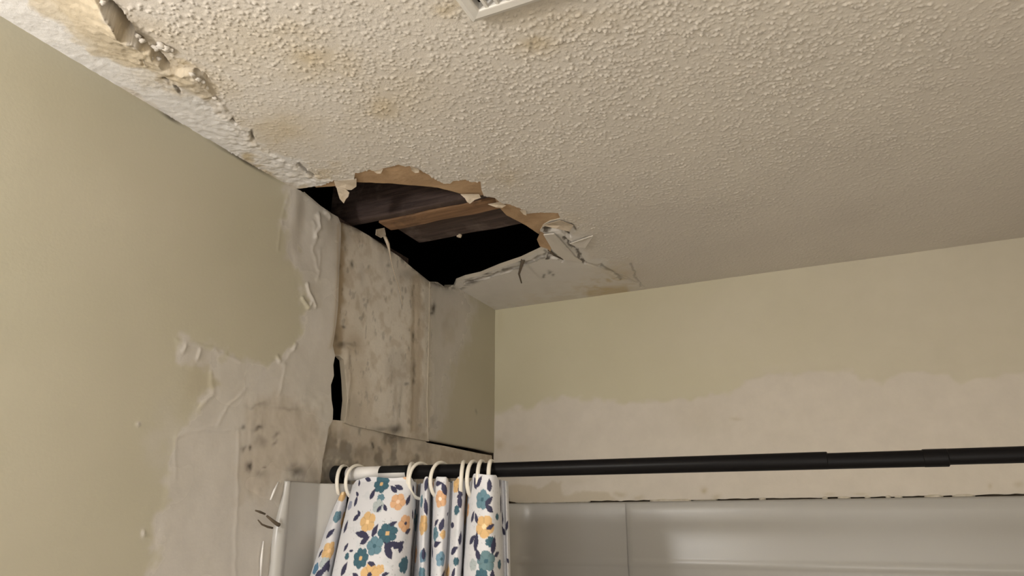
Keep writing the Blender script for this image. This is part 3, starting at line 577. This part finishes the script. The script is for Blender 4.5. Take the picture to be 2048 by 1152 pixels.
# ------------------------------------------------------------------ shower curtain
def crx(p, v, y): return ony(p, v, y)[0]
CT = [(690, -.745, 632, -.845), (684, -.770, 620, -.868), (690, -.788, 634, -.886), (698, -.775, 652, -.876), (704, -.748, 668, -.835), (704, -.775, 664, -.860), (710, -.798, 668, -.885), (735, -.812, 700, -.905), (775, -.816, 745, -.905), (812, -.806, 788, -.88), (830, -.782, 814, -.835), (838, -.738, 824, -.742),
      (842, -.775, 830, -.785), (849, -.800, 842, -.812), (857, -.795, 852, -.80), (861, -.765, 858, -.77), (863, -.735, 860, -.735), (866, -.775, 861, -.78), (874, -.802, 868, -.81), (890, -.802, 882, -.812), (899, -.785, 890, -.79), (903, -.765, 893, -.775), (908, -.787, 898, -.80), (920, -.801, 910, -.812), (930, -.785, 922, -.79), (935, -.738, 926, -.735),
      (939, -.775, 926, -.785), (948, -.802, 934, -.815), (964, -.814, 955, -.832), (982, -.812, 980, -.830), (997, -.790, 1000, -.80), (1004, -.760, 1010, -.755), (1011, -.768, 1016, -.765), (1016, -.755, 1021, -.75)]
def catmull(P, per=26):
    P = np.array(P, float); Q = np.concatenate([[2 * P[0] - P[1]], P, [2 * P[-1] - P[-2]]]); out = []
    for i in range(1, len(Q) - 2):
        for k in range(per):
            t = k / per; p0, p1, p2, p3 = Q[i - 1:i + 3]
            out.append(.5 * (2 * p1 + (p2 - p0) * t + (2 * p0 - 5 * p1 + 4 * p2 - p3) * t * t + (3 * p1 - p0 - 3 * p2 + p3) * t ** 3))
    out.append(Q[-2]); return np.array(out)
top = catmull([(crx(a, 985, b), b) for a, b, c, d in CT]); bot = catmull([(crx(c, 1150, d), d) for a, b, c, d in CT])
seg = np.hypot(*(np.diff(top, axis=0).T)) * .5 + np.hypot(*(np.diff(bot, axis=0).T)) * .5; uu = np.concatenate([[0], np.cumsum(seg)])
NU = int(uu[-1] / .0014); us = np.linspace(0, uu[-1], NU)
tx = np.stack([np.interp(us, uu, top[:, k]) for k in (0, 1)], 1); bx_ = np.stack([np.interp(us, uu, bot[:, k]) for k in (0, 1)], 1)
zt = 1.842 + .010 * sst(-.788, -.802, tx[:, 1]) + .002 * np.sin(us * 60); zt = np.where(us < uu[4 * 26], 1.822 + .01 * us / uu[4 * 26], zt)
zrow = np.concatenate([np.linspace(0, .30, 216), np.linspace(.31, 1.5, 60)])
ZT, BOTZ = 1.83, ony(800, 1150, RY)[2]
PX = np.zeros((NU, len(zrow), 3)); VV = np.zeros((NU, len(zrow)))
for r, dz in enumerate(zrow):
    z = zt - dz; s = np.clip((1.845 - z) / (1.845 - BOTZ), 0, 1.35); s_ = s ** .9
    PX[:, r, 0] = tx[:, 0] * (1 - s_) + bx_[:, 0] * s_; PX[:, r, 1] = tx[:, 1] * (1 - s_) + bx_[:, 1] * s_; PX[:, r, 2] = z; VV[:, r] = z
PX[..., 0] = np.maximum(PX[..., 0], .017 + .038 * sst(-.826, -.79, PX[..., 1]))
UUg = np.repeat(us[:, None], len(zrow), 1)
PX[..., 1] += .004 * (fbm(UUg * 18, VV * 14, 131, 3) - .5) * sst(0, .05, 1.845 - VV)
# the print
pu, pv, pd = proj(PX)
colr = np.zeros(PX.shape); nz = fbm(UUg * 60, VV * 60, 141, 4)
colr[:] = np.array([.655, .655, .685]); sp_ = sst(.60, .72, nz)[..., None]; colr[:] = colr * (1 - .25 * sp_) + np.array([.45, .50, .52]) * .25 * sp_
speck = (vnoise(UUg * 520, VV * 520, 8) > .93) & (fbm(UUg * 25, VV * 25, 9, 2) > .5); colr[speck] = colr[speck] * .6
def locate(fx, fy):
    d = np.hypot(pu - fx, pv - fy); m = d < max(4, d.min() + 1.0)
    i = np.argmin(np.where(m, pd, 1e9)); return UUg.flat[i], VV.flat[i]
YEL, ORG, TEAL, BLUE, NAVY, PALE = (.66, .43, .20), (.66, .39, .22), (.040, .110, .15), (.115, .22, .28), (.032, .032, .075), (.42, .47, .48)
placed = []
def paint(m, c): colr[m] = np.array(c)
def flower(u0, v0, r, c, cc, pet=5, rc=.25, ph=0):
    du, dv = UUg - u0, VV - v0; rr = np.hypot(du, dv); th_ = np.arctan2(dv, du) + ph
    R_ = r * (.80 + .22 * np.abs(np.cos(th_ * pet / 2)) ** .7); m = rr < R_; paint(m, c)
    sh = m & (np.abs(np.sin(th_ * pet / 2)) > .965) & (rr > .3 * r); colr[sh] = colr[sh] * .82
    paint(rr < r * rc, cc); placed.append((u0, v0, r))
def leaf(u0, v0, ang, ln=.013, wd=.0052, c=NAVY):
    du, dv = UUg - u0, VV - v0; p = du * math.cos(ang) + dv * math.sin(ang); q = -du * math.sin(ang) + dv * math.cos(ang); t = p / ln
    paint((np.abs(t) < 1) & (np.abs(q) < wd * (1 - t * t) * (1 - .35 * t)), c); placed.append((u0, v0, ln * .6))
def K(X, Y): return locate(600 + X * .2534, 860 + Y * .2534)
px2m = .00108
for X, Y, r, c, cc in [(525, 715, 18, YEL, (.85, .62, .35)), (545, 1130, 19, YEL, NAVY), (780, 555, 15, ORG, (.80, .60, .45)), (850, 735, 15, ORG, NAVY), (1090, 540, 15, ORG, (.84, .74, .62)), (1215, 430, 15, YEL, (.8, .5, .2)), (950, 740, 18, YEL, (.8, .5, .2)), (1150, 825, 8, YEL, (.8, .5, .2)), (1440, 755, 19, YEL, (.84, .66, .4)), (235, 940, 16, YEL, (.8, .55, .3)),
                       (635, 415, 17, TEAL, YEL), (690, 800, 18, TEAL, YEL), (470, 1000, 17, TEAL, YEL), (840, 1060, 14, TEAL, TEAL), (585, 900, 16, BLUE, TEAL), (630, 525, 8, BLUE, BLUE), (945, 560, 12, BLUE, TEAL), (1220, 625, 9, TEAL, BLUE), (1120, 1005, 13, (.16, .28, .38), TEAL), (1425, 545, 17, BLUE, TEAL), (1460, 1025, 17, (.12, .21, .24), TEAL), (300, 670, 11, BLUE, TEAL),
                       (1050, 815, 13, BLUE, TEAL), (940, 1130, 11, BLUE, TEAL), (950, 990, 11, (.16, .28, .38), BLUE), (1230, 1025, 7, TEAL, TEAL), (1590, 1060, 8, TEAL, TEAL), (110, 1085, 10, (.09, .2, .32), TEAL), (360, 985, 6, TEAL, TEAL), (1510, 870, 9, TEAL, NAVY), (1415, 1145, 12, TEAL, NAVY), (610, 585, 12, PALE, PALE), (1350, 1060, 10, PALE, PALE), (200, 1040, 10, PALE, PALE), (380, 590, 9, (.30, .32, .42), (.3, .32, .42)), (1570, 680, 6, TEAL, TEAL), (640, 1090, 8, YEL, YEL)]:
    flower(*K(X, Y), r * px2m * .97, c, cc, 5 if c is not TEAL else 7, .22 if r > 12 else .1, random.random() * 6)
for X, Y, a, s in [(565, 495, 1.2, 1.0), (625, 605, 1.0, .7), (660, 600, 2.1, .7), (440, 675, .6, 1), (455, 645, 2.3, .7), (352, 750, 1.3, 1.1), (480, 808, 3.0, 1.6), (500, 860, .6, 1.1), (585, 780, 1.2, 1.1), (690, 935, 2.1, 1.5), (722, 887, .2, 1.1), (352, 912, 1.0, .8), (340, 1085, 1.1, 1.2), (560, 1040, 2.9, .8), (430, 1142, 2.6, .9), (795, 900, .5, 1.1), (810, 920, 1.4, .9), (1075, 415, .1, 1), (1060, 725, .6, .9), (1122, 735, 1.3, 1.1), (1060, 895, .3, 1.1), (1030, 955, 2.0, 1.2), (1200, 945, .5, 1.2), (1195, 1130, 1.2, 1),
                   (1368, 412, 2.1, 1.2), (1400, 405, .9, 1.2), (1490, 420, 1.6, 1.1), (1500, 550, .8, 1), (1495, 605, 2.4, 1), (1350, 680, 1.2, 1), (1376, 690, 2, .9), (1345, 860, .7, 1.1), (1375, 870, 1.5, 1.5), (1520, 760, .5, .8), (1390, 970, 2, 1), (1545, 905, 1.4, 1.4), (1600, 560, 1.5, 1.3), (1600, 610, 1.5, 1), (1620, 745, 1, 1), (1570, 980, .4, .8), (1635, 1022, 2.7, .7), (735, 450, 2.4, .9), (780, 440, 2.7, .9), (460, 405, 2.0, .7), (520, 385, 2.9, .9), (430, 550, 1.5, 1), (440, 495, 2.6, .7), (235, 800, .8, 1.1), (215, 1060, 1.2, 1.2), (240, 1080, 2.1, 1), (150, 1120, .8, 1.2), (150, 965, 1.0, .8), (990, 415, 1.4, 1.2), (1000, 590, 1.8, 1.5), (870, 545, 1.2, 1), (1270, 450, 1.7, 1.2), (1270, 550, 1.8, 1.2), (1150, 455, 2.0, 1.2), (1265, 505, .3, .8), (905, 665, 2.2, 1), (1180, 660, .8, .5), (985, 965, 1.6, 1), (1280, 850, 1.5, 1.1), (740, 725, .5, .7), (870, 800, .4, .9), (680, 1125, .3, .6), (400, 940, .1, .5), (1530, 1140, 1.6, 1)]:
    leaf(*K(X, Y), a, .0115 * s, .0050 * min(1.2, s))
for k in range(700):                     # the rest of the cloth
    u0, v0 = random.random() * uu[-1], 1.86 - random.random() * 1.5; r = random.choice((.017, .017, .011, .013))
    if any((u0 - a) ** 2 + (v0 - b) ** 2 < (r + c + .004) ** 2 for a, b, c in placed): continue
    if v0 < 1.50 and k % 3: continue
    if random.random() < .45: c = random.choice((YEL, ORG, TEAL, BLUE)); flower(u0, v0, r, c, YEL if c == TEAL else TEAL if c == BLUE else (.84, .66, .42), 5, .22, random.random() * 6)
    else: a = random.random() * 3.1; leaf(u0, v0, a, .013, .0055)
nr = len(zrow); gi = np.arange(NU * nr).reshape(NU, nr)
qq = np.stack([gi[:-1, :-1], gi[:-1, 1:], gi[1:, 1:], gi[1:, :-1]], -1).reshape(-1, 4)
me = bpy.data.meshes.new('shower_curtain'); vv = PX.reshape(-1, 3); me.vertices.add(len(vv)); me.vertices.foreach_set('co', vv.astype(np.float32).ravel())
me.loops.add(qq.size); me.loops.foreach_set('vertex_index', qq.astype(np.int32).ravel()); me.polygons.add(len(qq)); me.polygons.foreach_set('loop_start', np.arange(0, qq.size, 4, dtype=np.int32)); me.polygons.foreach_set('use_smooth', np.ones(len(qq), bool)); me.update(calc_edges=True)
at = me.attributes.new('print', 'FLOAT_COLOR', 'POINT'); at.data.foreach_set('color', np.concatenate([colr.reshape(-1, 3), np.ones((len(vv), 1))], 1).astype(np.float32).ravel())
me.materials.append(M['cloth']); cur = bpy.data.objects.new('shower_curtain', me); COL.objects.link(cur)
tag(cur, 'white shower curtain printed with yellow and teal flowers, bunched on the rod', 'shower curtain')

# curtain rings
def torus(R, r, nu=44, nv=10):
    V = []; F = []
    for i in range(nu):
        a = 2 * math.pi * i / nu
        for k in range(nv):
            b = 2 * math.pi * k / nv; V.append((r * 1.25 * math.sin(b), (R + r * math.cos(b)) * math.cos(a), (R + r * math.cos(b)) * math.sin(a)))
    for i in range(nu):
        for k in range(nv): F.append((i * nv + k, ((i + 1) % nu) * nv + k, ((i + 1) % nu) * nv + (k + 1) % nv, i * nv + (k + 1) % nv))
    return V, F
RINGR, RTH = .034, .0032
ring0 = None
ords = ['ivory plastic curtain ring nearest the black rod end', 'second ivory curtain ring from the rod end, around the white sticker', 'steep ivory curtain ring at the right end of the white sticker', 'wide ivory curtain ring just right of the sticker', 'ivory curtain ring standing alone at the middle of the bunch', 'ivory curtain ring, left one of the close group at the curtain\'s right', 'second ivory curtain ring of the close group at the curtain\'s right', 'third ivory curtain ring of the close group at the curtain\'s right', 'rightmost ivory curtain ring, beside the bare stretch of rod']
for i, (u, yaw) in enumerate([(690, 14), (716, -4), (824, 22), (842, -8), (882, -4), (926, 24), (947, 8), (964, 14), (984, 16)]):
    x = ony(u, 930, RY)[0]
    if ring0 is None: o = put('curtain_ring', *torus(RINGR, RTH), M['ring'], None, True); ring0 = o
    else: o = ring0.copy(); COL.objects.link(o)
    o.location = (x, RY, rz(x) + RR - (RINGR - RTH) + .0006); o.rotation_euler = (0, math.radians(random.uniform(-3, 3)), math.radians(yaw))
    tag(o, ords[i], 'curtain ring', 'rings along the curtain rod')

# ------------------------------------------------------------------ ceiling vent (most of it lies above the frame)
vx, vy = onz(944, 49, H - .016)[:2]; VS = .27; bz = H - .018
vent = empty('ceiling_vent', (vx, vy, H)); tag(vent, 'white slatted exhaust vent cover on the ceiling at the top edge', 'vent')
def frame():
    # bevelled square frame: rings of the profile (inset, depth)
    pr = [(0, -.001), (.0005, -.011), (.004, -.0165), (.011, -.019), (.021, -.018), (.0225, -.0165), (.0225, -.004)]; V = []; F = []
    for ins, dz in pr:
        for sx, sy in ((0, 0), (1, 0), (1, 1), (0, 1)): V.append((ins + sx * (VS - 2 * ins), -(ins + sy * (VS - 2 * ins)), dz))
    for i in range(len(pr) - 1):
        for k in range(4): F.append((i * 4 + k, (i + 1) * 4 + k, (i + 1) * 4 + (k + 1) % 4, i * 4 + (k + 1) % 4))
    return V, F
bevel(put('frame', *frame(), M['vent'], vent, False), .0015, 2)
put('backing', *box(.0215, VS - .0215, -(VS - .0215), -.0215, -.003, -.0015), M['void'], vent)
ns = 14; sl = None; pitch = (VS - .045) / ns
for k in range(ns):
    cx = .0225 + pitch * (k + .8)
    if sl is None:
        w2 = .0030; V = []
        for yy in (-.0215, -(VS - .0215)):
            V += [(-.0032, yy, -.0165), (.0012, yy, -.0172), (.0022, yy, -.0135), (-.0022, yy, -.0130)]
        F = [(0, 1, 2, 3), (7, 6, 5, 4)] + [(q, q + 4, (q + 1) % 4 + 4, (q + 1) % 4) for q in range(4)]
        sl = put('slat', V, F, M['vent'], vent); o = sl
    else: o = sl.copy(); COL.objects.link(o); o.parent = vent
    o.location = (cx, 0, 0)
